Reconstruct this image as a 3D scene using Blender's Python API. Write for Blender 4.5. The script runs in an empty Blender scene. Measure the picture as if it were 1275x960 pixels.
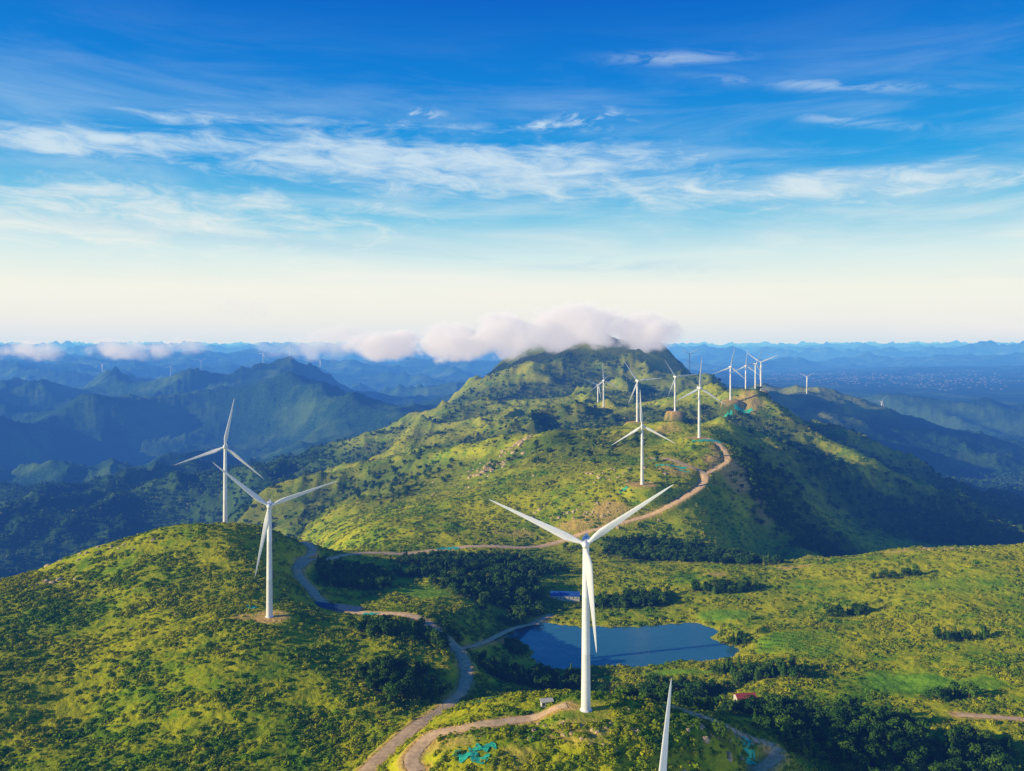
import bpy, math, random
import numpy as np
from mathutils import Vector
random.seed(7); rng=np.random.default_rng(11)
scene=bpy.context.scene
scene.view_settings.view_transform='Standard'; scene.view_settings.look='None'; scene.view_settings.exposure=0
CZ=600.0   # altitude of the observing drone

# image pixels: column (px, index 637), row (px, index 428), estimated depth (m)  -> world metres
def S(b,d,r): return ((b-637)*r/1000.0, float(r), CZ-(d-428)*r/1000.0)

# ---------------------------------------------------------------- noise
_g=rng.uniform(0,2*math.pi,4096); GX=np.cos(_g); GY=np.sin(_g)
def pn(x,y,seed=0):
    xi=np.floor(x).astype(np.int64); yi=np.floor(y).astype(np.int64)
    fx=x-xi; fy=y-yi
    def h(a,b):
        k=(a*374761393+b*668265263+seed*144269531)&0xffffffff
        k=((k^(k>>13))*1274126177)&0xffffffff
        return (k^(k>>16))&4095
    def g(a,b,dx,dy):
        i=h(a,b); return GX[i]*dx+GY[i]*dy
    ux=fx*fx*fx*(fx*(fx*6-15)+10); uy=fy*fy*fy*(fy*(fy*6-15)+10)
    a=g(xi,yi,fx,fy); b=g(xi+1,yi,fx-1,fy); c=g(xi,yi+1,fx,fy-1); d=g(xi+1,yi+1,fx-1,fy-1)
    return ((a+(b-a)*ux)+((c+(d-c)*ux)-(a+(b-a)*ux))*uy)*1.5
def fbm(x,y,o,seed=0,gain=.5):
    s=0;a=1;t=0
    for i in range(o):
        s=s+a*pn(x,y,seed+i); t+=a; a*=gain; x=x*2.03+17; y=y*2.03+9
    return s/t
def ridged(x,y,o,seed=0,gain=.5):
    s=0;a=1;w=1;t=0
    for i in range(o):
        n=1-np.abs(pn(x,y,seed+i))*1.5; n=np.clip(n,0,1)**2
        s=s+a*n*w; w=np.clip(n*1.6,0,1); t+=a; a*=gain; x=x*2.1+5; y=y*2.1+31
    return s/t
def sst(a,b,x):
    t=np.clip((x-a)/(b-a),0,1); return t*t*(3-2*t)

# ---------------------------------------------------------------- data
turb=[ # image column, image row, estimated depth, blade phase, yaw
 (729,884,383,36,-8),(335,768,575,19,14),(280,655,808,79,12),(799,603,1096,93,-10),(870,545,1290,87,5),
 (793,525,1570,6,8),(840,512,1860,6,12),(909,498,1950,80,5),(751,511,2160,95,10),(744,513,2350,40,15),
 (940,488,2300,62,20),(928,488,2450,85,0),(947,486,2300,25,-15),(1004,474,3900,30,0),(1097,496,4300,50,10)]
ctrl=[(729,884,383),(660,880,400),(600,905,372),(560,940,350),(640,950,342),(740,930,350),(820,940,352),(880,915,375),
(700,863,412),(760,866,408),(620,868,425),(560,885,430),(500,930,390),(450,960,378),(850,885,405),(945,930,400),(1000,960,398),
(575,860,520),(570,810,575),(600,830,570),(540,790,590),(515,770,615),(480,850,500),(500,800,560),(430,870,465),(620,790,660),
(680,770,735),(560,760,680),(620,740,760),(660,730,790),(600,700,880),
(0,960,392),(150,960,388),(300,960,385),(0,850,485),(0,790,560),(0,722,695),(100,900,450),(100,800,550),(100,740,640),(100,690,755),
(200,850,482),(200,750,612),(200,662,795),(280,655,808),(330,657,800),(300,800,532),(335,768,575),(400,820,525),(300,880,448),
(400,900,440),(250,720,660),(330,700,700),(370,690,760),(-150,760,640),(-150,850,500),
(385,680,830),(370,712,740),(395,735,690),(405,752,665),(450,765,640),(440,690,870),(500,688,900),(555,683,930),(640,680,960),(700,672,1000),
(450,655,1080),(400,630,1400),(350,620,1700),(300,612,2000),(200,612,2500),(420,600,1700),(500,640,1150),(560,600,1350),(520,570,1700),
(600,640,1080),(620,570,1450),(680,600,1180),(700,560,1350),(700,530,1650),(640,530,1900),(560,545,2000),(450,575,2100),(400,572,2400),(300,590,2500),
(480,535,2700),(560,500,2900),(600,464,3300),(640,440,3500),(690,470,3000),(700,500,2500),(760,490,2700),(820,470,3000),(830,448,3450),(860,470,3100),
(900,480,2900),(799,603,1096),(870,545,1290),(830,575,1180),(905,575,1200),(793,525,1570),(840,512,1860),(909,498,1950),(751,511,2160),(940,488,2300),
(740,640,1040),(850,600,1120),(820,640,1050),(930,600,1180),(960,640,1150),(900,660,1060),(1000,590,1450),(960,540,1600),
(1000,515,2150),(1100,567,2000),(1200,620,1850),(1275,650,1750),(1050,640,1400),(1100,640,1500),(1200,660,1450),(1000,690,1080),
(1130,682,920),(1275,678,920),(1020,697,900),(960,712,860),(900,712,840),(1400,690,900),(1100,760,720),(1200,750,720),(1275,760,700),(1000,760,740),
(930,790,670),(960,830,590),(1100,850,560),(1275,850,540),(1200,900,480),(1000,900,480),(925,875,500),(1275,960,430),(1100,960,410),(1400,850,540),
(740,765,740),(700,745,780),(740,720,840),(830,740,790),(860,760,745),(830,710,880),(760,690,950),(920,830,600),(850,845,585),(850,680,990),
(50,560,4300),(200,575,4000),(100,505,5200),(0,475,6500),(130,475,6800),(250,468,6800),(330,457,6800),(400,464,6800),(500,482,5800),(560,482,5200),
(300,580,3600),(400,560,3500),(250,545,4500),(400,510,5000),(0,445,13000),(200,450,13000),(400,452,13000),
(1100,440,25000),(900,440,25000),(1275,436,22000),(1275,530,4500),(1100,505,4300),(1004,478,3900),(500,436,30000),(0,434,30000)]
ctrlw=[(0,120,-250),(-200,150,-230),(200,150,-260),(0,250,-235),(49,272,-242),(-120,280,-215),(150,280,-240),(-400,200,-240),(400,250,-270),
(60,470,-215),(20,520,-232),(110,520,-238),(30,580,-247),(140,580,-247),(180,470,-222),
(-540,840,-320),(-400,930,-330),(-250,1020,-290),(-800,760,-320),(-650,1000,-450),(-350,1180,-350),(-500,1500,-460),(-900,1500,-560),(-1400,1500,-560),(-800,2200,-520),
(480,1150,-320),(640,1150,-330),(350,1100,-290),(1500,2600,-480),(1100,3000,-400),(900,2800,-330),(2000,3000,-520),(700,2700,-240),
(100,3650,0),(350,3700,10),(560,3700,0),(660,3500,-10),(-100,3800,-180),(-400,3600,-420),(-700,3200,-480),(-350,4300,-440),(300,5000,-400),(950,3600,-260),
(-3000,9000,-600),(-1000,9000,-600),(1000,8000,-450),(3500,6500,-430),(3000,9000,-425),(5000,12000,-430),(1500,6000,-400),(4500,16000,-440),
(-30000,60000,-100),(30000,60000,-100),(0,60000,-100)]
roads={'dirt_road':[
 ([(455,965,374),(500,918,410),(545,888,455),(575,862,515),(580,832,545),(570,808,577),(545,788,595),(515,770,615),(450,765,640),(405,752,665),(388,735,690),(370,712,740),(385,695,790),(388,681,828),(376,673,850)],7.5),
 ([(570,808,577),(600,800,620),(640,782,690),(685,768,735)],6),
 ([(372,708,745),(440,692,865),(500,688,900),(555,683,930),(600,680,945),(650,682,958),(700,674,995),(760,655,1020),(800,645,1040),(835,627,1065),(868,607,1110),(876,592,1150),(850,578,1175),(808,568,1230)],9.5),
 ([(520,962,345),(512,940,355),(535,920,372),(570,908,375),(610,902,378),(660,897,385),(705,888,388)],6.5),
 ([(835,880,408),(880,895,402),(930,915,400),(960,930,400),(966,945,394),(940,962,383)],6),
 ([(1190,890,492),(1240,892,488),(1300,896,484)],4.5),
 ([(876,592,1150),(905,570,1200),(895,556,1250),(880,548,1280)],7.5),
]}
pts=[S(*c) for c in ctrl]+[(x,y,z+CZ) for x,y,z in ctrlw]
for r,w in roads['dirt_road']: pts+=[S(*c) for c in r]
P=[]
for p in pts:
    if all((p[0]/p[1]-q[0]/q[1])**2+(math.log(p[1]/q[1]))**2>2e-5 for q in P): P.append(p)
P=np.array(P)
KA,KB=1.0,0.8
def warp(x,y): return np.stack([x/y*KA,np.log(y)*KB],-1)
C=warp(P[:,0],P[:,1]); c2=0.03**2
D=np.sqrt(((C[:,None]-C[None])**2).sum(-1)+c2)
n=len(P); A=np.zeros((n+3,n+3)); A[:n,:n]=D-np.eye(n)*2e-3
A[:n,n]=1;A[n,:n]=1;A[:n,n+1:]=C;A[n+1:,:n]=C.T
wt=np.linalg.solve(A,np.concatenate([P[:,2],np.zeros(3)]))
def rbf(x,y):
    q=warp(x,y); out=wt[n]+q[:,0]*wt[n+1]+q[:,1]*wt[n+2]
    for i in range(n):
        out=out+wt[i]*np.sqrt((q[:,0]-C[i,0])**2+(q[:,1]-C[i,1])**2+c2)
    return out

# ---------------------------------------------------------------- terrain grid
ug=np.concatenate([np.linspace(-1.4,-.74,90)[:-1],np.linspace(-.74,.74,900),np.linspace(.74,1.4,90)[1:]])
ly=[math.log(110)]
while ly[-1]<math.log(62000):
    Y=math.exp(ly[-1]); ly.append(ly[-1]+(.02 if Y<300 else .0036 if Y<1500 else .006 if Y<5000 else .011))
lg=np.array(ly); NU,NV=len(ug),len(lg)
U,L=np.meshgrid(ug,lg); Yg=np.exp(L).ravel(); Xg=U.ravel()*Yg
Z=rbf(Xg,Yg)
u=U.ravel()
wx=Xg+160*pn(Xg/700,Yg/700,51); wy=Yg+160*pn(Xg/700,Yg/700,52)
far=sst(3300,5500,Yg); plain=sst(.22,.34,u)*sst(4500,6500,Yg)*(1-sst(14000,19000,Yg))
leftv=sst(-.22,-.45,u)*sst(1500,2600,Yg)
ab=np.clip(far+leftv*.6,0,1)*(1-plain*.96)
peak=np.exp(-((Xg-300)/900)**2-((Yg-3500)/900)**2)
ab=ab*(1-peak*.95)
Z+=ab*360*(ridged(wx/1900,wy/1900,6,1,.46)-.55)*(1-.4*sst(9000,14000,Yg))
vf=sst(10000,20000,Yg)
Z+=vf*620*(ridged(wx/5600,wy/5600,5,9)-.45)
mid=sst(1000,1900,Yg)*(1-far)
wx2=Xg+40*pn(Xg/160,Yg/160,53); wy2=Yg+40*pn(Xg/160,Yg/160,54)
rm=ridged(wx2/520,wy2/520,5,21)
Z+=mid*84*(rm-.52)
nearw=1-sst(1200,2500,Yg)
Z+=nearw*3.4*fbm(Xg/95,Yg/95,3,31)+(1.3+1.5*sst(700,1400,Yg))*(ridged(Xg/42,Yg/42,4,41)-.4)*sst(200,380,Yg)
Z+=1.0*np.abs(fbm(Xg/7,Yg/7,2,44))*(1-sst(1500,3000,Yg))
Zg=Z.reshape(NV,NU)
def hs(x,y):
    x=np.atleast_1d(np.asarray(x,float)); y=np.atleast_1d(np.asarray(y,float))
    a=x/y; b=np.log(y)
    i=np.clip(np.searchsorted(ug,a)-1,0,NU-2); j=np.clip(np.searchsorted(lg,b)-1,0,NV-2)
    s=np.clip((a-ug[i])/(ug[i+1]-ug[i]),0,1); t=np.clip((b-lg[j])/(lg[j+1]-lg[j]),0,1)
    return (Zg[j,i]*(1-s)+Zg[j,i+1]*s)*(1-t)+(Zg[j+1,i]*(1-s)+Zg[j+1,i+1]*s)*t
def field_at(F,x,y):
    a=x/y;b=np.log(y)
    i=np.clip(np.searchsorted(ug,a),0,NU-1); j=np.clip(np.searchsorted(lg,b),0,NV-1)
    return F[j,i]
def resample(p,step=3.0):
    p=np.array(p); q=[]
    for k in range(len(p)-1):
        p0=p[max(k-1,0)];p1=p[k];p2=p[k+1];p3=p[min(k+2,len(p)-1)]
        m=max(2,int(np.linalg.norm(p2-p1)/step))
        for i in range(m):
            t=i/m; q.append(.5*((2*p1)+(-p0+p2)*t+(2*p0-5*p1+4*p2-p3)*t*t+(-p0+3*p1-3*p2+p3)*t**3))
    q.append(p[-1]); return np.array(q)
soil=np.zeros(len(Xg)); clear=np.zeros(len(Xg))
ribbons=[]
wob=1+.35*fbm(Xg/9,Yg/9,3,77)
for rd,w in roads['dirt_road']:
    q=resample([S(*c)[:2] for c in rd]); z=hs(q[:,0],q[:,1])
    k=np.ones(9)/9; z=np.convolve(np.pad(z,4,mode='edge'),k,mode='valid')
    ribbons.append((q,z,w))
    sel=np.where((Xg>q[:,0].min()-25)&(Xg<q[:,0].max()+25)&(Yg>q[:,1].min()-25)&(Yg<q[:,1].max()+25))[0]
    dm=np.full(len(sel),1e9); zi=np.zeros(len(sel))
    for kk in range(len(q)):
        d=(Xg[sel]-q[kk,0])**2+(Yg[sel]-q[kk,1])**2
        m=d<dm; dm[m]=d[m]; zi[m]=z[kk]
    dm=np.sqrt(dm); t=1-sst(w*.6,w*.6+7,dm)
    Z[sel]=Z[sel]*(1-t)+zi*t
    soil[sel]=np.maximum(soil[sel],1-sst(w*.55,w*.55+4.2,dm*wob[sel]))
    clear[sel]=np.maximum(clear[sel],1-sst(w*.5+1.5,w*.5+4,dm))
for i,(b,d,r,ph,yw) in enumerate(turb):
    x,y,z=S(b,d,r)
    if i>=13: continue
    R=11 if i<3 else 17
    dd=np.hypot(Xg-x,(Yg-y)); t=1-sst(R,R*2.3,dd); Z[:]=Z*(1-t)+z*t
    cc=1-sst(R*.9,R*1.6,dd*wob)
    soil=np.maximum(soil,cc*(.2 if i==0 else .95)); clear=np.maximum(clear,1-sst(R,R*1.3,dd))
def blob(F,b,d,r,rad,amp,asp=1.0):
    x,y,_=S(b,d,r); dd=np.hypot((Xg-x)/asp,Yg-y)*(1+.5*fbm(Xg/25,Yg/25,3,88))
    return np.maximum(F,amp*(1-sst(rad*.6,rad*1.2,dd)))
for b,d,r,rad,a,asp in [(905,580,1190,42,.8,.8),(760,640,1045,25,.75,1.2),(720,655,1025,14,.7,2),(840,590,1150,22,.6,1.3),(1150,690,900,22,.5,2.5),(985,700,880,14,.65,2),(1240,680,915,12,.5,2.5),
    (890,722,832,9,.7,1.6),(720,910,365,13,.45,1.3),(300,765,575,10,.8,.8),(560,925,365,10,.6,1.6),(930,500,1950,40,.7,1),(640,940,345,10,.3,1),(1040,690,900,14,.6,2),(950,640,1150,20,.5,.7),(830,545,1400,25,.5,1),(640,655,1010,12,.5,2.5)]:
    soil=blob(soil,b,d,r,rad,a,asp)
hx,hy,_=S(927,876,502); clear=np.maximum(clear,1-sst(8,11,np.hypot((Xg-hx)/1.2,Yg-(hy-5))))
hx,hy,_=S(703,744,782); clear=np.maximum(clear,1-sst(14,20,np.hypot((Xg-hx)/1.5,Yg-(hy-5))))
hx,hy,_=S(412,761,655); clear=np.maximum(clear,1-sst(12,16,np.hypot((Xg-hx)/2.6,Yg-(hy-4))))
fx_,fy_,_=S(995,795,650); clear=np.maximum(clear,1-sst(28,33,np.hypot((Xg-fx_)/1.15,Yg-(fy_-3))))
terr=np.zeros(len(Xg)); terr=blob(terr,910,578,1190,40,1,.9); terr=blob(terr,740,650,1030,22,.9,1.3)
forest_shade=np.zeros(len(Xg)); meadow=np.zeros(len(Xg))  # woods, plus dark blobs painting in the shade of hills and ridge
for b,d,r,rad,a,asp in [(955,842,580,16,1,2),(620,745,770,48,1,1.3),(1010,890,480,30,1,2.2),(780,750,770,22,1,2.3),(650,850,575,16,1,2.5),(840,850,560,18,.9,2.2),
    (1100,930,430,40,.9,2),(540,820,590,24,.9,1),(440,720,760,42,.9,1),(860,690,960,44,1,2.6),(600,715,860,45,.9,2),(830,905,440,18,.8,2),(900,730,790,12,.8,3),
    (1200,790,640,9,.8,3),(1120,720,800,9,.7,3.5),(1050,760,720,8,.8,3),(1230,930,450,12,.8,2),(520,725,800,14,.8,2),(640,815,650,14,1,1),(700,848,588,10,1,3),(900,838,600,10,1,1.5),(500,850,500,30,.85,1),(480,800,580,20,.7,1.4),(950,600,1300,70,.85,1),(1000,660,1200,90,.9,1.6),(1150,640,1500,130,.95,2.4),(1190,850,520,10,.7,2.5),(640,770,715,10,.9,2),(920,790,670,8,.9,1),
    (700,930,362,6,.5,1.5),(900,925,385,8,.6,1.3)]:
    forest_shade=blob(forest_shade,b,d,r,rad,a,asp)
for b,d,r,rad,a,asp in [(1130,855,555,26,1,1.3),(530,738,735,22,.9,1.2),(995,796,648,30,1,1.2),(900,765,730,14,.9,2.2),(840,838,600,7,.8,5),(1210,860,540,14,.8,2),(1200,730,760,30,.4,2)]:
    meadow=blob(meadow,b,d,r,rad,a,asp)
forest_shade=forest_shade*(1-meadow)
low=sst(350,240,Z)*sst(1200,2000,Yg); gul=sst(.12,-.3,fbm(Xg/260,Yg/260,4,61))*sst(900,1500,Yg)  # low: valley floors darkened in colour in place of cloud shadow
gully=sst(.55,.25,rm)*mid*.8; hi=sst(1700,3000,Yg)*(.5+.5*fbm(Xg/180,Yg/180,4,63))
flank=sst(-.02,-.2,u)*sst(1100,1500,Yg)*.4
forest_shade=np.maximum(forest_shade,np.clip(np.maximum(np.maximum(low,gul*.8),np.maximum(np.maximum(gully,hi),flank)),0,1)); forest_shade=np.maximum(forest_shade,sst(3800,4600,Yg))
lake=np.array([(-3.4,687),(5.7,708),(20,719),(38,718),(58,711),(77,710),(95,713),(115,708),(138,716),(160,721),(174,712),(179,698),(172,684),(177,672),(186,655),(180,645),(161,635),(130,631),(102,622),(75,624),(51,617),(34,616),(22,623),(18,638),(16,651),(10,660),(5,667)],float)
LZ=CZ-250.0
lk=resample(np.vstack([lake,lake[:1]]),4.0)
sel=np.where((Xg>-80)&(Xg<260)&(Yg>540)&(Yg<800))[0]
dm=np.full(len(sel),1e9)
for a in lk: dm=np.minimum(dm,np.hypot(Xg[sel]-a[0],Yg[sel]-a[1]))
ins=np.zeros(len(sel),bool); xs,ys=Xg[sel],Yg[sel]
for k in range(len(lk)-1):
    x1,y1=lk[k];x2,y2=lk[k+1]
    if y1==y2: continue
    c=((y1>ys)!=(y2>ys))&(xs<(x2-x1)*(ys-y1)/(y2-y1)+x1); ins^=c
sd=np.where(ins,-dm,dm)+9.0*fbm(xs/18,ys/18,3,91)
tt=1-sst(4,45,sd); rim=LZ+np.clip(sd,-20,60)*.16+.2
Z[sel]=np.where(sd<45,Z[sel]*(1-tt)+rim*tt,Z[sel])
Z[sel]=np.where(sd<0,np.minimum(Z[sel],LZ+sd*.16),np.maximum(Z[sel],LZ+.25))
clear[sel]=np.maximum(clear[sel],(sd<1.5)*1.0)
soil[sel]=np.maximum(soil[sel],(1-sst(.5,3,np.abs(sd)))*.2)
SOIL=soil.reshape(NV,NU);FOR_SHADE=forest_shade.reshape(NV,NU);MEA=meadow.reshape(NV,NU);CLR=clear.reshape(NV,NU)

def mesh_np(name,co,faces,mat=None,smooth=False):
    me=bpy.data.meshes.new(name); co=np.asarray(co,np.float32); f=np.asarray(faces,np.int32)
    me.vertices.add(len(co)); me.vertices.foreach_set('co',co.ravel())
    k=f.shape[1]; me.loops.add(f.size); me.loops.foreach_set('vertex_index',f.ravel())
    me.polygons.add(len(f)); me.polygons.foreach_set('loop_start',np.arange(0,f.size,k,dtype=np.int32))
    me.update(calc_edges=True); me.validate()
    if smooth: me.polygons.foreach_set('use_smooth',np.ones(len(me.polygons),bool))
    if mat: me.materials.append(mat)
    return me
def add(name,me,loc=(0,0,0),parent=None):
    o=bpy.data.objects.new(name,me); scene.collection.objects.link(o); o.location=loc
    if parent: o.parent=parent
    return o

# ---------------------------------------------------------------- materials
class N:
    def __init__(s,nt): s.nt=nt
    def n(s,t,**k):
        nd=s.nt.nodes.new(t)
        for a,b in k.items(): setattr(nd,a,b)
        return nd
    def put(s,sock,v):
        if isinstance(v,bpy.types.NodeSocket): s.nt.links.new(v,sock)
        else:
            if isinstance(v,tuple) and len(v)==3 and sock.type=='RGBA': v=(*v,1)
            sock.default_value=v
    def math(s,op,a,b=0.0,c=None,clamp=False):
        m=s.n('ShaderNodeMath',operation=op,use_clamp=clamp); s.put(m.inputs[0],a); s.put(m.inputs[1],b)
        if c is not None: s.put(m.inputs[2],c)
        return m.outputs[0]
    def mix(s,f,a,b,bt='MIX'):
        m=s.n('ShaderNodeMix',data_type='RGBA',blend_type=bt); s.put(m.inputs[0],f); s.put(m.inputs[6],a); s.put(m.inputs[7],b); return m.outputs[2]
    def noise(s,vec,scale,detail=4,rough=.55,dist=0):
        m=s.n('ShaderNodeTexNoise'); s.put(m.inputs['Vector'],vec); m.inputs['Scale'].default_value=scale; m.inputs['Detail'].default_value=detail
        m.inputs['Roughness'].default_value=rough; m.inputs['Distortion'].default_value=dist; return m.outputs[0]
    def mr(s,v,a,b,c=0.0,d=1.0,smooth=True):
        m=s.n('ShaderNodeMapRange',interpolation_type='SMOOTHSTEP' if smooth else 'LINEAR'); s.put(m.inputs[0],v)
        for i,x in enumerate((a,b,c,d)): m.inputs[i+1].default_value=x
        return m.outputs[0]
def newmat(name):
    m=bpy.data.materials.new(name); m.use_nodes=True; nt=m.node_tree; nt.nodes.clear(); g=N(nt)
    out=g.n('ShaderNodeOutputMaterial'); return m,g,out
def simple(name,col,rough=.6,var=.15,sc=2.0,metal=0):
    m,g,out=newmat(name); b=g.n('ShaderNodeBsdfPrincipled'); tc=g.n('ShaderNodeTexCoord').outputs['Object']
    n=g.noise(tc,sc,4); c=g.mix(g.mr(n,.3,.7),tuple(x*(1-var) for x in col),tuple(min(1,x*(1+var)) for x in col))
    g.put(b.inputs['Base Color'],c); b.inputs['Roughness'].default_value=rough; b.inputs['Metallic'].default_value=metal
    g.nt.links.new(b.outputs[0],out.inputs[0]); return m
gm,g,out=newmat('ground')
pos=g.n('ShaderNodeNewGeometry').outputs['Position']
atn=g.n('ShaderNodeAttribute',attribute_name='cover'); at=atn.outputs['Color']
sep=g.n('ShaderNodeSeparateColor'); g.put(sep.inputs[0],at)
nA=g.noise(pos,1/70,4,.6); nB=g.noise(pos,1/11,4,.65); nC=g.noise(pos,1/2.2,3,.7)
mixv=g.math('ADD',g.math('MULTIPLY',nA,.38),g.math('ADD',g.math('MULTIPLY',nB,.37),g.math('MULTIPLY',nC,.25)))
grass=g.mix(g.mr(mixv,.38,.57),(.15,.30,.006),(.54,.52,.012))
grass=g.mix(g.mr(nC,.5,.75,0,.5),grass,(.07,.15,.006))
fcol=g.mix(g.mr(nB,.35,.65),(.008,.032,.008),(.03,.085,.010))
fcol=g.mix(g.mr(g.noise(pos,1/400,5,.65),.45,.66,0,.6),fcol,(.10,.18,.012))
mcol=g.mix(g.mr(nB,.3,.7),(.12,.29,.010),(.26,.48,.020))
scol=g.mix(g.mr(nC,.3,.7),(.52,.29,.07),(.88,.58,.2))
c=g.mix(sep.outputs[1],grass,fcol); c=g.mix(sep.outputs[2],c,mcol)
sf=g.math('MULTIPLY',sep.outputs[0],g.mr(g.math('ADD',g.math('MULTIPLY',nC,.5),g.math('MULTIPLY',nB,.5)),.36,.52,.35,1.0))
c=g.mix(sf,c,scol)
spz=g.n('ShaderNodeSeparateXYZ'); g.put(spz.inputs[0],pos)
tz=g.math('SINE',g.math('MULTIPLY',g.math('ADD',spz.outputs[2],g.math('MULTIPLY',nB,3.0)),1.5))
c=g.mix(g.math('MULTIPLY',g.mr(tz,.3,.9),g.math('MULTIPLY',atn.outputs['Alpha'],.8)),c,(.75,.50,.12))
b=g.n('ShaderNodeBsdfDiffuse'); g.put(b.inputs['Color'],c)
bp=g.n('ShaderNodeBump'); bp.inputs['Strength'].default_value=.7; bp.inputs['Distance'].default_value=1.5
g.put(bp.inputs['Height'],g.math('ADD',g.noise(pos,1/3.2,4,.7),g.math('MULTIPLY',g.noise(pos,1/16,3,.6),2.0))); g.put(b.inputs['Normal'],bp.outputs[0])
g.nt.links.new(b.outputs[0],out.inputs[0])

def leafmat(name,c1,c2,c3):
    m,g,out=newmat(name); pos=g.n('ShaderNodeNewGeometry').outputs['Position']
    r=g.n('ShaderNodeObjectInfo').outputs['Random']
    n1=g.noise(pos,1/70,3,.6); n2=g.noise(pos,1/11,3,.6)
    f=g.math('ADD',g.math('MULTIPLY',n1,.5),g.math('MULTIPLY',n2,.5))
    c=g.mix(g.mr(f,.38,.57),c1,c2); c=g.mix(g.mr(r,.5,1,0,.8),c,c3)
    d=g.n('ShaderNodeBsdfDiffuse'); g.put(d.inputs[0],c); t=g.n('ShaderNodeBsdfTranslucent'); g.put(t.inputs[0],c)
    mx=g.n('ShaderNodeMixShader'); mx.inputs[0].default_value=.15
    g.nt.links.new(d.outputs[0],mx.inputs[1]); g.nt.links.new(t.outputs[0],mx.inputs[2]); g.nt.links.new(mx.outputs[0],out.inputs[0]); return m
shrubM=leafmat('shrub_leaves',(.15,.31,.006),(.48,.48,.010),(.09,.20,.007))
treeM=leafmat('tree_leaves',(.018,.065,.007),(.06,.15,.010),(.13,.24,.012))
bark=simple('bark',(.12,.08,.05),.9)
white=simple('white_paint',(.86,.86,.85),.35,.03,.3)
dirtM=simple('dirt',(.82,.55,.28),.95,.22,.35)
rockM=simple('rock',(.50,.37,.20),.9,.35,.8)
tealM=simple('green_net',(.04,.55,.34),.6,.35,.5)
concM=simple('concrete',(.42,.4,.36),.8)

# ---------------------------------------------------------------- terrain object
idx=np.arange(NU*NV).reshape(NV,NU)
F=np.stack([idx[:-1,:-1],idx[:-1,1:],idx[1:,1:],idx[1:,:-1]],-1).reshape(-1,4)
me=mesh_np('terrain',np.stack([Xg,Yg,Z],-1),F,gm,True)
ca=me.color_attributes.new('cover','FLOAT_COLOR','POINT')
ca.data.foreach_set('color',np.stack([soil,forest_shade,meadow,terr],-1).astype(np.float32).ravel())
add('terrain',me)
wm,g,out=newmat('lake_water'); b=g.n('ShaderNodeBsdfPrincipled'); b.inputs['Base Color'].default_value=(.04,.17,.22,1); b.inputs['Roughness'].default_value=.1
bp=g.n('ShaderNodeBump'); bp.inputs['Strength'].default_value=.35; bp.inputs['Distance'].default_value=.3
pp=g.n('ShaderNodeNewGeometry').outputs['Position']
g.put(bp.inputs['Height'],g.math('ADD',g.noise(pp,.5,4),g.math('MULTIPLY',g.noise(pp,.05,3),2.5))); g.put(b.inputs['Normal'],bp.outputs[0]); g.nt.links.new(b.outputs[0],out.inputs[0])
cen=lk.mean(0); big=cen+(lk-cen)*1.14
import bmesh
bm=bmesh.new(); vs=[bm.verts.new((p[0],p[1],LZ)) for p in big[:-1]]; bm.faces.new(vs); bmesh.ops.triangulate(bm,faces=bm.faces[:])
me=bpy.data.meshes.new('lake'); bm.to_mesh(me); me.materials.append(wm); add('lake',me)
for q,z,w in ribbons:
    t=np.gradient(q,axis=0); t/=np.linalg.norm(t,axis=1)[:,None]+1e-9; nn=np.stack([-t[:,1],t[:,0]],-1)
    rows=[]
    for s_,h in ((-.5,.02),(-.28,.16),(-.1,.1),(0,.18),(.1,.1),(.28,.16),(.5,.02)):
        jit=1+.25*fbm(q[:,0]/8+s_*3,q[:,1]/8,2,5)
        x=q[:,0]+nn[:,0]*w*s_*jit; y=q[:,1]+nn[:,1]*w*s_*jit
        rows.append(np.stack([x,y,np.maximum(hs(x,y),z-.3)+h+.05],-1))
    V=np.stack(rows,1); m,k=V.shape[:2]; id2=np.arange(m*k).reshape(m,k)
    F=np.stack([id2[:-1,:-1],id2[:-1,1:],id2[1:,1:],id2[1:,:-1]],-1).reshape(-1,4)
    add('dirt_road',mesh_np('dirt_road',V.reshape(-1,3),F,dirtM,True))

# ---------------------------------------------------------------- wind turbines
def lathe(prof,seg=24,axis='z'):
    co=[];f=[]
    for r,h in prof:
        for k in range(seg):
            a=2*math.pi*k/seg; p=(r*math.cos(a),r*math.sin(a),h)
            co.append(p if axis=='z' else (p[0],-p[2],p[1]))
    for j in range(len(prof)-1):
        for k in range(seg): f.append((j*seg+k,j*seg+(k+1)%seg,(j+1)*seg+(k+1)%seg,(j+1)*seg+k))
    return co,f
co,f=lathe([(2.9,-3),(2.9,.4),(2.35,.45),(2.3,1),(2.05,27),(2.08,27.1),(2.05,27.2),(1.8,54),(1.83,54.1),(1.78,54.2),(1.5,78),(1.5,78.6),(.01,78.6)])
towerM=mesh_np('tower',co,f,white,True)
co,f=lathe([(.05,3.0),(.8,2.8),(1.35,2.2),(1.7,1.2),(1.8,0),(1.7,-1.2),(1.3,-1.6),(.05,-1.6)],20,'y')
hubMe=mesh_np('hub',co,f,white,True)
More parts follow.
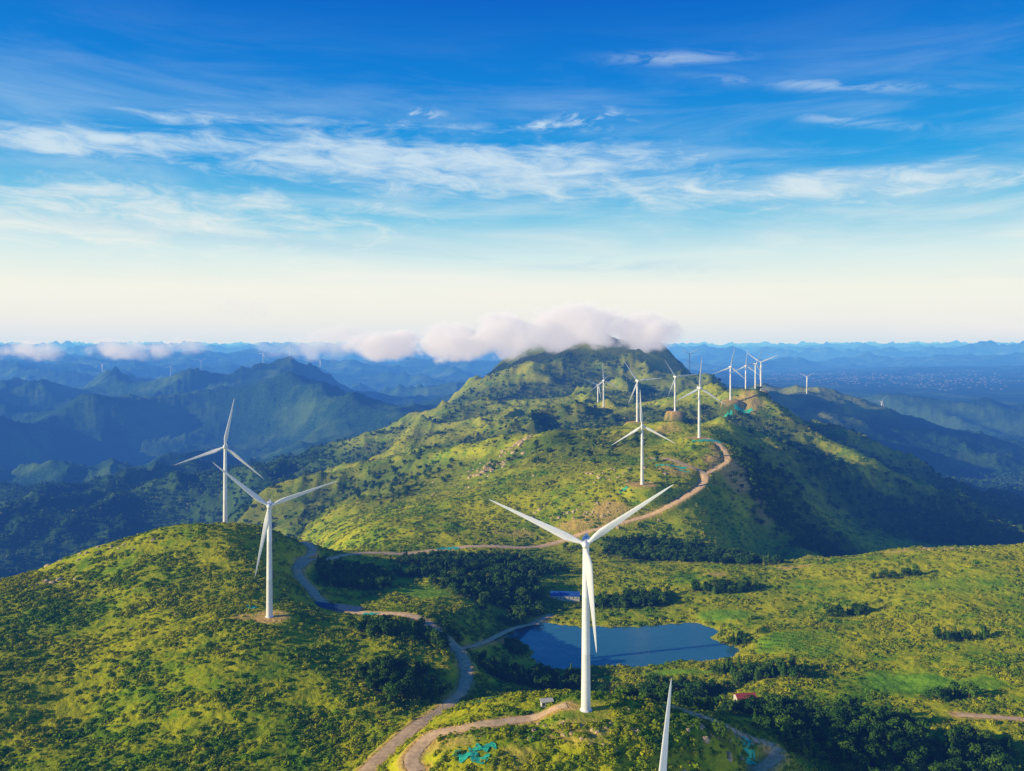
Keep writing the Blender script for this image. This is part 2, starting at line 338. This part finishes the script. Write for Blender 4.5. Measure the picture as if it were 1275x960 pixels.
def nacelle():
    from mathutils import Matrix
    bm=bmesh.new(); prof=[(-3.0,1.3,1.4),(-2.6,1.7,1.7),(0,1.95,1.95),(5,1.95,1.9),(7.6,1.6,1.5),(8.0,1.2,1.1)]; rings=[]
    for y,w,h in prof:
        r=[]
        for k in range(16):
            a=2*math.pi*k/16; c_,s_=math.cos(a),math.sin(a)
            r.append(bm.verts.new((w*math.copysign(abs(c_)**.45,c_),y,80+h*math.copysign(abs(s_)**.45,s_))))
        rings.append(r)
    for a,b_ in zip(rings,rings[1:]):
        for k in range(16): bm.faces.new((a[k],a[(k+1)%16],b_[(k+1)%16],b_[k]))
    bm.faces.new(rings[0]); bm.faces.new(rings[-1])
    bmesh.ops.create_cube(bm,size=1,matrix=Matrix.Translation((0,6,82.3))@Matrix.Diagonal((1.6,1.2,1.0,1)))
    bmesh.ops.recalc_face_normals(bm,faces=bm.faces[:])
    me=bpy.data.meshes.new('nacelle'); bm.to_mesh(me); me.materials.append(white); return me
nacMe=nacelle()
def blade():
    secs=[(1.2,1.8,.95,0),(3,1.9,.9,2),(6,2.9,.5,14),(9.5,3.8,.32,14),(14,3.5,.26,11),(20,2.9,.22,8),(27,2.3,.2,5),(34,1.75,.18,3),(41,1.2,.16,1),(46,.8,.15,0),(49,.45,.14,0),(50.5,.08,.2,0)]
    co=[];f=[];K=14
    for x,ch,th,tw in secs:
        for k in range(K):
            a=2*math.pi*k/K; cx=(.5*math.cos(a)+.12)*ch
            if ch<2.2 and x<5: cx=.5*math.cos(a)*ch
            cy=.5*math.sin(a)*ch*th*(1 if x<5 else (.6+.5*math.cos(a)))
            t=math.radians(tw); z_=cx*math.cos(t)-cy*math.sin(t); y_=cx*math.sin(t)+cy*math.cos(t)
            co.append((x,-y_-0.0007*x*x,z_))
    for j in range(len(secs)-1):
        for k in range(K): f.append((j*K+k,j*K+(k+1)%K,(j+1)*K+(k+1)%K,(j+1)*K+k))
    return mesh_np('blade',co,f,white,True)
bladeMe=blade()
def turbine(x,y,z,ph,yaw,sc=1.0):
    e=bpy.data.objects.new('wind_turbine',None); scene.collection.objects.link(e); e.location=(x,y,z); e.rotation_euler[2]=math.radians(yaw); e.scale=(sc,)*3
    add('tower',towerM,parent=e); add('nacelle',nacMe,parent=e); add('hub',hubMe,(0,-4.3,80),e)
    for k in range(3):
        o=add('blade_%d'%(k+1),bladeMe,(0,-4.3,80),e); o.rotation_euler[1]=-math.radians(ph+120*k)
for b_,d_,r_,ph,yw in turb:
    x,y,z=S(b_,d_,r_)
    turbine(x,y,z if r_<2600 else float(hs(x,y)[0]),ph,yw)
turbine(49,274,CZ-242,86,8)
def skyline(b_,y0,y1):
    yy=np.linspace(y0,y1,300); xx=(b_-637)/1000*yy; zz=hs(xx,yy); k=np.argmax((zz-CZ)/yy); return xx[k],yy[k],zz[k]
for b_,ph in [(127,20),(212,70),(250,30),(327,60),(360,80),(398,45)]:
    x,y,z=skyline(b_,4800,7800); turbine(x,y,z,ph,0)
for b_,ph in [(858,30)]:
    x,y,z=skyline(b_,2600,4500); turbine(x,y,z,ph,0)

# ---------------------------------------------------------------- plants
def quads(cs,ns,sz,rs):
    co=[];F=[]
    for c_,n_,s_ in zip(cs,ns,sz):
        n_=Vector(n_).normalized(); t=n_.orthogonal().normalized(); bt=n_.cross(t); a=rs.uniform(0,6.28)
        e1=t*math.cos(a)+bt*math.sin(a); e2=n_.cross(e1); c_=Vector(c_); i=len(co)
        co+= [tuple(c_+e1*s_),tuple(c_+e2*s_*.7+n_*s_*.2),tuple(c_-e1*s_),tuple(c_-e2*s_*.7-n_*s_*.1)]; F.append((i,i+1,i+2,i+3))
    return co,F
def foliage(name,seed,kind):
    rs=random.Random(seed); cs=[];ns=[];sz=[]
    if kind=='shrub':
        subs=[(rs.uniform(-.55,.55),rs.uniform(-.55,.55),rs.uniform(.0,.3),rs.uniform(.35,.6)) for _ in range(5)]
        per,leaf,zs=28,.21,.85
    elif kind=='tree':
        subs=[(rs.uniform(-.3,.3),rs.uniform(-.3,.3),rs.uniform(.35,.85),rs.uniform(.16,.28)) for _ in range(9)]
        per,leaf,zs=30,.08,.9
    else: subs=[]
    for x,y,z,r in subs:
        for _ in range(per):
            v=Vector((rs.gauss(0,1),rs.gauss(0,1),rs.gauss(.25,1))).normalized(); rr=r*rs.uniform(.75,1.1)
            p=(x+v.x*rr,y+v.y*rr,z+v.z*rr*zs)
            if p[2]<-.1: continue
            cs.append(p); ns.append(v+Vector((rs.gauss(0,.35),rs.gauss(0,.35),rs.gauss(.2,.3)))); sz.append(leaf*rs.uniform(.6,1.3))
    if kind=='conifer':
        for _ in range(300):
            h=rs.uniform(.1,1)**.9; tier=1-.25*((h*8)%1); R=.27*(1-h)*tier+.015; a=rs.uniform(0,6.28)
            cs.append((R*math.cos(a),R*math.sin(a),h)); ns.append(Vector((math.cos(a),math.sin(a),.7+rs.gauss(0,.3)))); sz.append(.055*rs.uniform(.6,1.2)*(1.3-h*.7))
    co,F=quads(cs,ns,sz,rs)
    nleaf=len(F)
    if kind!='shrub':
        base=len(co); seg=6
        for h,r in ((-.05,.035),(.3,.022),(.75,.008)):
            for k in range(seg): co.append((r*math.cos(k*1.047),r*math.sin(k*1.047),h))
        for j in range(2):
            for k in range(seg): F.append((base+j*seg+k,base+j*seg+(k+1)%seg,base+(j+1)*seg+(k+1)%seg,base+(j+1)*seg+k))
        if kind=='tree':
            for x,y,z,r in subs[:6]:
                i=len(co); z0=z*.45
                co+= [(0.012,0,z0),(-.012,.006,z0+.02),(x-.004,y,z),(x+.004,y,z)]; F.append((i,i+1,i+2,i+3))
    me=mesh_np(name,co,F,shrubM if kind=='shrub' else treeM)
    if kind!='shrub':
        me.materials.append(bark); mi=np.zeros(len(me.polygons),np.int32); mi[nleaf:]=1; me.polygons.foreach_set('material_index',mi)
    return me
def rock(name,seed):
    rs=random.Random(seed); bm=bmesh.new(); bmesh.ops.create_icosphere(bm,subdivisions=2,radius=1)
    from mathutils import noise as mn
    for v in bm.verts:
        k=1+.45*mn.noise(v.co*1.3+Vector((seed*5,0,0))); v.co*=k; v.co.z*=.75
        v.co.x=round(v.co.x*3)/3*.5+v.co.x*.5
    me=bpy.data.meshes.new(name); bm.to_mesh(me); me.materials.append(rockM); return me
def protos(name,meshes):
    c=bpy.data.collections.new(name)
    for i,m in enumerate(meshes): c.objects.link(bpy.data.objects.new('%s_variant_%d'%(name,i),m))
    return c
def scatter(name,coll,nvar,x,y,scale,sink=0.1,flat=1.0):
    z=hs(x,y)-sink*scale; me=bpy.data.meshes.new(name); me.vertices.add(len(x)); me.vertices.foreach_set('co',np.stack([x,y,z],-1).astype(np.float32).ravel())
    a=me.attributes.new('rot','FLOAT_VECTOR','POINT'); rv=np.zeros((len(x),3),np.float32); rv[:,2]=rng.uniform(0,6.28,len(x)); rv[:,0]=rng.normal(0,.08,len(x)); a.data.foreach_set('vector',rv.ravel())
    a=me.attributes.new('scl','FLOAT_VECTOR','POINT'); sv=np.stack([scale,scale,scale*flat*rng.uniform(.8,1.2,len(x))],-1).astype(np.float32); a.data.foreach_set('vector',sv.ravel())
    a=me.attributes.new('vid','INT','POINT'); a.data.foreach_set('value',rng.integers(0,nvar,len(x)).astype(np.int32))
    o=add(name,me); ng=bpy.data.node_groups.new(name,'GeometryNodeTree')
    ng.interface.new_socket('Geometry',in_out='INPUT',socket_type='NodeSocketGeometry'); ng.interface.new_socket('Geometry',in_out='OUTPUT',socket_type='NodeSocketGeometry')
    gi=ng.nodes.new('NodeGroupInput'); go=ng.nodes.new('NodeGroupOutput'); ip=ng.nodes.new('GeometryNodeInstanceOnPoints'); ci=ng.nodes.new('GeometryNodeCollectionInfo')
    ci.inputs[0].default_value=coll; ci.inputs[1].default_value=True; ci.inputs[2].default_value=True
    def na(nm,t):
        q=ng.nodes.new('GeometryNodeInputNamedAttribute'); q.data_type=t; q.inputs[0].default_value=nm; return q.outputs[0]
    L_=ng.links.new; L_(gi.outputs[0],ip.inputs['Points']); L_(ci.outputs[0],ip.inputs['Instance']); ip.inputs['Pick Instance'].default_value=True
    L_(na('vid','INT'),ip.inputs['Instance Index']); L_(na('rot','FLOAT_VECTOR'),ip.inputs['Rotation']); L_(na('scl','FLOAT_VECTOR'),ip.inputs['Scale']); L_(ip.outputs[0],go.inputs[0])
    md=o.modifiers.new('scatter','NODES'); md.node_group=ng; return o
cS=protos('shrub',[foliage('shrub',i,'shrub') for i in range(6)])
cT=protos('tree',[foliage('tree',20+i,'tree') for i in range(5)])
cC=protos('conifer',[foliage('conifer',40+i,'conifer') for i in range(3)])
cR=protos('boulder',[rock('boulder',i) for i in range(5)])
def rnd_area(n_,y0,y1,um=.70):
    y=np.sqrt(rng.uniform(y0*y0,y1*y1,n_)); return rng.uniform(-um,um,n_)*y,y
def ok(x,y,lim=.35): return (field_at(CLR,x,y)<lim)&(field_at(SOIL,x,y)<rng.uniform(.2,.9,len(x)))
X1=[];Y1=[];S1=[]
for n_,y0,y1,s0,s1 in [(60000,320,700,.8,3.3),(50000,700,1300,1.2,3.8),(30000,1300,2600,2.4,5.5)]:
    x,y=rnd_area(n_,y0,y1); dens=.8*fbm(x/28,y/28,3,101)+.35*fbm(x/110,y/110,2,105)
    m=ok(x,y)&(dens>rng.normal(-.03,.2,n_))&(field_at(MEA,x,y)<rng.uniform(.1,.6,n_))&(field_at(FOR_SHADE,x,y)<rng.uniform(.5,1.4,n_))
    x,y,dens=x[m],y[m],dens[m]; X1.append(x);Y1.append(y);S1.append((s0+(s1-s0)*rng.uniform(0,1,len(x))**2.2)*(1+.3*np.clip(dens,-.5,.6)))
x,y,s=map(np.concatenate,(X1,Y1,S1)); scatter('shrub_cover',cS,6,x,y,s,.12,.85); print('shrubs',len(x))
# crop rows of the terraced field
rx=[];ry=[]
cx,cy,_=S(995,795,650); a=math.radians(-40)
for i in range(-4,5):
    t=np.arange(-30,30,1.2); t=t[rng.uniform(0,1,len(t))>.05]; o_=i*6.4
    x=cx+t*math.cos(a)-o_*math.sin(a); y=cy+t*math.sin(a)+o_*math.cos(a)+2*np.sin(t/14)
    k=np.hypot((x-cx)/1.15,y-cy)<29; rx.append(x[k]); ry.append(y[k])
rx=np.concatenate(rx);ry=np.concatenate(ry); scatter('crop_rows',cS,6,rx,ry,rng.uniform(1.0,1.5,len(rx)),.1)
x,y=rnd_area(52000,380,1200); f_=field_at(FOR_SHADE,x,y); m=ok(x,y,.2)&(f_>rng.uniform(.3,1.1,len(x)))
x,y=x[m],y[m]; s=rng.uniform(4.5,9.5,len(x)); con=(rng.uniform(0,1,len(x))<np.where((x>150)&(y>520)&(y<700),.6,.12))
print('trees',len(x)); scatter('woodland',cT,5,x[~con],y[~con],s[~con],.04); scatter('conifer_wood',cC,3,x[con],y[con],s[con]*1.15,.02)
x,y=rnd_area(26000,1200,3200); f_=field_at(FOR_SHADE,x,y); m=(f_>rng.uniform(.35,1.15,len(x)))&ok(x,y); x,y=x[m],y[m]; scatter('far_woodland',cT,5,x,y,rng.uniform(6,12,len(x)),.1)
bx=[];by=[];bs=[]
for b_,d_,r_,sx,sy,k,z_ in [(760,915,362,16,8,26,1),(690,905,372,8,5,8,1),(890,925,385,14,8,20,1.2),(620,572,1450,28,24,40,3.0),(645,566,1500,18,12,14,4.5),(600,578,1420,14,10,8,4),(720,640,1045,45,14,45,1.8),(760,590,1150,40,25,30,2),(120,690,720,25,10,14,1.8),(60,722,660,10,8,6,1.8),(1180,690,900,30,10,16,1.6),(250,770,600,60,50,12,1),(560,600,1350,80,70,25,2.2),(690,520,1750,80,90,30,3)]:
    x,y,_=S(b_,d_,r_); bx.append(rng.normal(x,sx,k)); by.append(rng.normal(y,sy,k)); bs.append(np.full(k,z_))
bx=np.concatenate(bx);by=np.concatenate(by);bs=np.concatenate(bs); scatter('boulders',cR,5,bx,by,rng.uniform(.6,1.9,len(bx))*bs,.25)

# ---------------------------------------------------------------- erosion nets
def net(b_,d_,r_,w,h,ang):
    x0,y0,_=S(b_,d_,r_); a=math.radians(ang); M,K=18,8; V=[]
    for i in range(M):
        for j in range(K):
            s_=(i/(M-1)-.5)*w; t=(j/(K-1)-.5)*h*(1+.4*math.sin(i*1.3+r_))+1.2*math.sin(i*.8+b_)
            V.append((x0+s_*math.cos(a)-t*math.sin(a),y0+s_*math.sin(a)+t*math.cos(a)))
    V=np.array(V); z=hs(V[:,0],V[:,1])+.45+.15*np.sin(np.arange(len(V))*2.1)
    F=[(i*K+j,(i+1)*K+j,(i+1)*K+j+1,i*K+j+1) for i in range(M-1) for j in range(K-1) if random.random()>.06]
    add('erosion_net',mesh_np('erosion_net',np.column_stack([V,z]),F,tealM,True))
for a in [(585,945,346,16,5,-20),(600,935,352,12,4,10),(605,870,424,16,4,15),(575,878,432,9,3,-10),(932,940,392,10,5,70),(557,683,932,26,10,5),(382,700,775,16,4,60),(312,753,598,10,5,-30),(460,769,632,14,5,-20),
          (885,547,1265,34,10,10),(868,551,1262,18,8,-20),(835,575,1165,44,6,-12),(815,568,1205,24,5,20),(925,503,1920,44,12,0),(905,505,1910,26,8,10),(776,606,1085,12,5,0),(850,584,1150,18,4,-25)]: net(*a)

# ---------------------------------------------------------------- buildings
def box(bm,x0,x1,y0,y1,z0,z1):
    v=[bm.verts.new(p) for p in ((x0,y0,z0),(x1,y0,z0),(x1,y1,z0),(x0,y1,z0),(x0,y0,z1),(x1,y0,z1),(x1,y1,z1),(x0,y1,z1))]
    for q in ((0,3,2,1),(4,5,6,7),(0,1,5,4),(1,2,6,5),(2,3,7,6),(3,0,4,7)): bm.faces.new([v[i] for i in q])
def bmobj(name,fn,mat,parent):
    bm=bmesh.new(); fn(bm); bmesh.ops.recalc_face_normals(bm,faces=bm.faces[:]); me=bpy.data.meshes.new(name); bm.to_mesh(me); me.materials.append(mat); return add(name,me,parent=parent)
redM=simple('red_roof',(.45,.07,.06),.6); blueM=simple('blue_roof',(.03,.12,.42),.4,.3,.5); glassM=simple('window_glass',(.03,.04,.05),.15); wallM=simple('plaster',(.6,.57,.52),.8); woodM=simple('door_wood',(.2,.1,.05),.6)
def house(name,b_,d_,r_,w,dp,h,rh,roof,ang,nwin=3,dz=0):
    x,y,_=S(b_,d_,r_); z=float(hs(x,y)[0])+dz; e=bpy.data.objects.new(name,None); scene.collection.objects.link(e); e.location=(x,y,z); e.rotation_euler[2]=math.radians(ang)
    def walls(bm):
        box(bm,-w/2,w/2,-dp/2,dp/2,-2,h)
        for sx in (-1,1):
            v=[bm.verts.new((sx*w/2*.998,-dp/2,h)),bm.verts.new((sx*w/2*.998,dp/2,h)),bm.verts.new((sx*w/2*.998,0,h+rh))]; bm.faces.new(v)
    bmobj('walls',walls,wallM,e)
    def rf(bm):
        for sy in (-1,1):
            a=[(-w/2-.5,sy*(dp/2+.5),h-.15),(w/2+.5,sy*(dp/2+.5),h-.15),(w/2+.5,0,h+rh+.15),(-w/2-.5,0,h+rh+.15)]
            lo=[bm.verts.new(p) for p in a]; hi=[bm.verts.new((p[0],p[1],p[2]+.18)) for p in a]
            bm.faces.new(lo); bm.faces.new(hi)
            for k in range(4): bm.faces.new((lo[k],lo[(k+1)%4],hi[(k+1)%4],hi[k]))
    bmobj('roof',rf,roof,e)
    def win(bm):
        for k in range(nwin):
            xx=-w/2+w*(k+.5)/nwin
            if k==nwin//2: continue
            box(bm,xx-.6,xx+.6,-dp/2-.05,-dp/2+.1,1,2.2)
    bmobj('windows',win,glassM,e); bmobj('door',lambda bm: box(bm,-w/2+w*(nwin//2+.5)/nwin-.5,-w/2+w*(nwin//2+.5)/nwin+.5,-dp/2-.06,-dp/2+.1,0,2.1),woodM,e)
house('red_roof_house',927,876,502,12,7,3.4,2.0,redM,8,3,1.0)
house('blue_roof_shed',703,744,782,28,14,3.5,2.2,blueM,-4,7,.5)
house('white_hut',680,879,398,5.5,3.5,2.8,.5,wallM,10,3)
ex,ey,_=S(412,761,655); e=bpy.data.objects.new('solar_panel_array',None); scene.collection.objects.link(e); e.location=(ex,ey,float(hs(ex,ey)[0])+1); e.rotation_euler[2]=math.radians(-17)
def pan(bm):
    for r_ in range(2):
        for k in range(18):
            x0=-27+k*3; y0=r_*5.2-4
            v=[bm.verts.new(p) for p in ((x0,y0,.6),(x0+2.85,y0,.6),(x0+2.85,y0+4,2.2),(x0,y0+4,2.2))]; bm.faces.new(v)
panM=simple('solar_glass',(.03,.07,.15),.25); bmobj('panels',pan,panM,e)
def posts(bm):
    for r_ in range(2):
        for k in range(0,19,3):
            for yy,zz in ((.3,.65),(3.6,1.95)): box(bm,-27.1+k*3,-26.9+k*3,r_*5.2-4+yy,r_*5.2-3.85+yy,-3,zz)
bmobj('posts',posts,concM,e)
bm=bmesh.new()
for k in range(520):
    cl_=random.choice([(1040,9500,45),(1110,10500,70),(1180,8800,50),(1000,11500,40)])
    b_=random.gauss(cl_[0],cl_[2]); r_=random.gauss(cl_[1],600); x=(b_-637)*r_/1000; z=float(hs(x,r_)[0]); w=random.uniform(8,22); h=random.uniform(4,9)
    box(bm,x-w/2,x+w/2,r_,r_+random.uniform(10,22),z-8,z+h)
me=bpy.data.meshes.new('distant_town'); bm.to_mesh(me); me.materials.append(simple('town_plaster',(.14,.14,.13),.8)); add('distant_town',me)

# ---------------------------------------------------------------- clouds (volumes; added glow replaces multiple scattering)
def cloudmat(name,dens,thr,gainN,core,scale):
    cm,g,out=newmat(name); oc=g.n('ShaderNodeTexCoord').outputs['Object']; pos=g.n('ShaderNodeNewGeometry').outputs['Position']
    ln=g.n('ShaderNodeVectorMath',operation='LENGTH'); g.put(ln.inputs[0],oc); r=ln.outputs['Value']
    nz=g.noise(pos,1/scale,4,.62,.3)
    dn=g.math('ADD',g.math('MULTIPLY',g.math('SUBTRACT',1.0,r),core),g.math('MULTIPLY',g.math('SUBTRACT',nz,thr),gainN))
    dn=g.math('MULTIPLY',g.mr(dn,0.0,1.0),g.mr(r,.8,1.0,1,0))
    pv=g.n('ShaderNodeVolumePrincipled'); pv.inputs['Color'].default_value=(1,.97,.95,1); pv.inputs['Anisotropy'].default_value=.0
    g.put(pv.inputs['Density'],g.math('MULTIPLY',dn,dens)); pv.inputs['Emission Color'].default_value=(.78,.74,.77,1); g.put(pv.inputs['Emission Strength'],g.math('MULTIPLY',dn,dens*.46))
    g.nt.links.new(pv.outputs[0],out.inputs['Volume']); return cm
cmA=cloudmat('cloud_vapour',.024,.60,5.5,2.7,115); cmB=cloudmat('thin_cloud_vapour',.005,.60,6.0,1.7,230)
cms=[]
for m_ in (cmA,cmB):
    bm=bmesh.new(); bmesh.ops.create_icosphere(bm,subdivisions=3,radius=1); c_=bpy.data.meshes.new('cloud'); bm.to_mesh(c_); c_.materials.append(m_); cms.append(c_)
def cloud(b_,d_,r_,wx_,dy,hz,k=0):
    o=add('cloud',cms[k],S(b_,d_,r_)); o.scale=(wx_,dy,hz)
for a in [(720,409,3350,270,220,135),(635,416,3250,230,200,125),(805,413,3350,190,190,100),(560,426,3250,220,200,105),(480,430,3400,220,210,80),(390,425,3900,330,260,115,1),(295,385,4600,200,200,120,1),(180,434,6500,600,400,120,1),(40,437,7000,450,400,110,1)]: cloud(*a)

# ---------------------------------------------------------------- atmosphere haze
hm,g,out=newmat('haze'); va=g.n('ShaderNodeVolumeAbsorption'); sg=(0.9e-5,2.6e-5,8.6e-5); Li=(.58,.76,.84)
va.inputs[0].default_value=(1-sg[0]/sg[2],1-sg[1]/sg[2],0,1); va.inputs[1].default_value=sg[2]
em=g.n('ShaderNodeEmission'); mxe=sg[2]*Li[2]; em.inputs[0].default_value=(sg[0]*Li[0]/mxe,sg[1]*Li[1]/mxe,1,1); em.inputs[1].default_value=mxe  # emission stands in for light scattered by the air
ad=g.n('ShaderNodeAddShader'); g.nt.links.new(va.outputs[0],ad.inputs[0]); g.nt.links.new(em.outputs[0],ad.inputs[1]); g.nt.links.new(ad.outputs[0],out.inputs['Volume'])
bm=bmesh.new(); box(bm,-90000,90000,-3000,75000,-900,1000); me=bpy.data.meshes.new('haze'); bm.to_mesh(me); me.materials.append(hm); add('haze',me)

# ---------------------------------------------------------------- world
SE,SR=17.5,-105.0
w=bpy.data.worlds.new('World'); scene.world=w; w.use_nodes=True; nt=w.node_tree; nt.nodes.clear(); g=N(nt)
out=g.n('ShaderNodeOutputWorld'); sky=g.n('ShaderNodeTexSky',sky_type='NISHITA',sun_disc=False,sun_elevation=math.radians(SE),sun_rotation=math.radians(SR%360))
d=g.n('ShaderNodeTexCoord').outputs['Generated']; sp=g.n('ShaderNodeSeparateXYZ'); g.put(sp.inputs[0],d)
dx,dy,dz=sp.outputs
az=g.math('ARCTAN2',dx,dy); hyp=g.math('SQRT',g.math('ADD',g.math('MULTIPLY',dx,dx),g.math('MULTIPLY',dy,dy))); el=g.math('DIVIDE',dz,g.math('MAXIMUM',hyp,.001))
cr=g.n('ShaderNodeValToRGB'); g.put(cr.inputs[0],g.math('MULTIPLY',el,1.0,clamp=True))
st=[(0,(.76,.83,.80)),(.03,(.90,.91,.78)),(.065,(.93,.94,.80)),(.105,(.68,.86,.86)),(.155,(.19,.57,.80)),(.215,(.015,.34,.76)),(.32,(0,.21,.68)),(.43,(0,.12,.56)),(1,(0,.03,.20))]
els=cr.color_ramp.elements
els[0].position=0; els[0].color=(*st[0][1],1); els[1].position=1; els[1].color=(*st[-1][1],1)
for p,c_ in st[1:-1]:
    e_=els.new(p); e_.color=(*c_,1)
def gau(ca,ce,wa,we,tilt=0.0):
    a=g.math('SUBTRACT',az,ca); e_=g.math('SUBTRACT',g.math('SUBTRACT',el,ce),g.math('MULTIPLY',a,tilt))
    q=g.math('ADD',g.math('POWER',g.math('ABSOLUTE',g.math('DIVIDE',a,wa)),2.0),g.math('POWER',g.math('ABSOLUTE',g.math('DIVIDE',e_,we)),2.0))
    return g.math('EXPONENT',g.math('MULTIPLY',q,-1.0))
def cvec(sa,se,tilt,z):
    cx=g.n('ShaderNodeCombineXYZ'); g.put(cx.inputs[0],g.math('MULTIPLY',az,sa)); g.put(cx.inputs[1],g.math('MULTIPLY',g.math('SUBTRACT',el,g.math('MULTIPLY',az,tilt)),se)); cx.inputs[2].default_value=z; return cx.outputs[0]
n1=g.noise(cvec(3.5,22,-.02,1.0),1,9,.62,.5); n2=g.noise(cvec(15,54,-.04,4.0),1,8,.62,.6); n3=g.noise(cvec(16,38,0,8),1,7,.62,.3)
ms=[gau(-.12,.225,.34,.042,-.03),gau(-.47,.145,.36,.042,.0),gau(-.50,.222,.16,.018,.02),gau(.40,.180,.36,.028,.0),gau(.12,.195,.22,.028,-.05)]
amp=[1.05,1.0,1.0,.65,.85]; M=None
for m_,a_ in zip(ms,amp):
    t=g.math('MULTIPLY',m_,a_); M=t if M is None else g.math('MAXIMUM',M,t)
nn=g.math('ADD',g.math('MULTIPLY',n1,.42),g.math('MULTIPLY',n2,.58))
cl=g.mr(g.math('ADD',nn,g.math('MULTIPLY',g.math('SUBTRACT',M,.6),.24)),.375,.69)
cl=g.math('MULTIPLY',cl,g.mr(M,.02,.4))
W2=g.math('MAXIMUM',g.math('MAXIMUM',gau(.20,.348,.07,.008,-.06),gau(.37,.300,.13,.007,-.16)),gau(.40,.255,.08,.006,-.2))
cl2=g.math('MULTIPLY',g.math('MULTIPLY',g.mr(n2,.38,.62),W2),.4)
W3=g.math('MAXIMUM',g.math('MAXIMUM',gau(.10,.278,.04,.012),gau(-.125,.283,.035,.008)),gau(.04,.272,.03,.006))
cl3=g.math('MULTIPLY',g.mr(n3,.42,.62),W3)
veil=g.math('MULTIPLY',g.mr(n1,.38,.75),g.mr(el,.42,.1,.0,.5))
tot=g.math('MAXIMUM',g.math('MAXIMUM',g.math('MULTIPLY',cl,.80),cl2),g.math('MAXIMUM',cl3,veil))
ccol=g.mix(g.mr(el,.1,.26),(.97,.95,.86),(.72,.86,.93))
col=g.mix(tot,cr.outputs[0],ccol)
lowc=g.math('MULTIPLY',gau(-.15,.115,.6,.012,-.06),g.mr(n1,.42,.6,0,.7)); col=g.mix(lowc,col,(.42,.68,.82))
bg=g.n('ShaderNodeBackground'); g.put(bg.inputs[0],col); bg.inputs[1].default_value=.97
hsat=g.n('ShaderNodeHueSaturation'); hsat.inputs['Saturation'].default_value=1.7; g.put(hsat.inputs['Color'],sky.outputs[0])
bg2=g.n('ShaderNodeBackground'); g.put(bg2.inputs[0],hsat.outputs[0]); bg2.inputs[1].default_value=.003
ad=g.n('ShaderNodeAddShader'); nt.links.new(bg.outputs[0],ad.inputs[0]); nt.links.new(bg2.outputs[0],ad.inputs[1]); nt.links.new(ad.outputs[0],out.inputs[0])
# sun
sl=bpy.data.lights.new('sun','SUN'); sl.energy=5; sl.angle=math.radians(.5); sl.color=(1,.87,.58)
so=bpy.data.objects.new('sun',sl); scene.collection.objects.link(so)
e_=math.radians(SE);r_=math.radians(SR); to=Vector((math.sin(r_)*math.cos(e_),math.cos(r_)*math.cos(e_),math.sin(e_)))
so.rotation_euler=to.to_track_quat('Z','Y').to_euler(); so.location=(-400,-200,900)
# camera
cd=bpy.data.cameras.new('camera'); cam=bpy.data.objects.new('camera',cd); scene.collection.objects.link(cam); scene.camera=cam
cam.location=(0,0,CZ); cam.rotation_euler=(math.radians(90),0,0); cd.sensor_width=36; cd.lens=36*1000/1275; cd.shift_y=-52/1275; cd.clip_start=1; cd.clip_end=200000
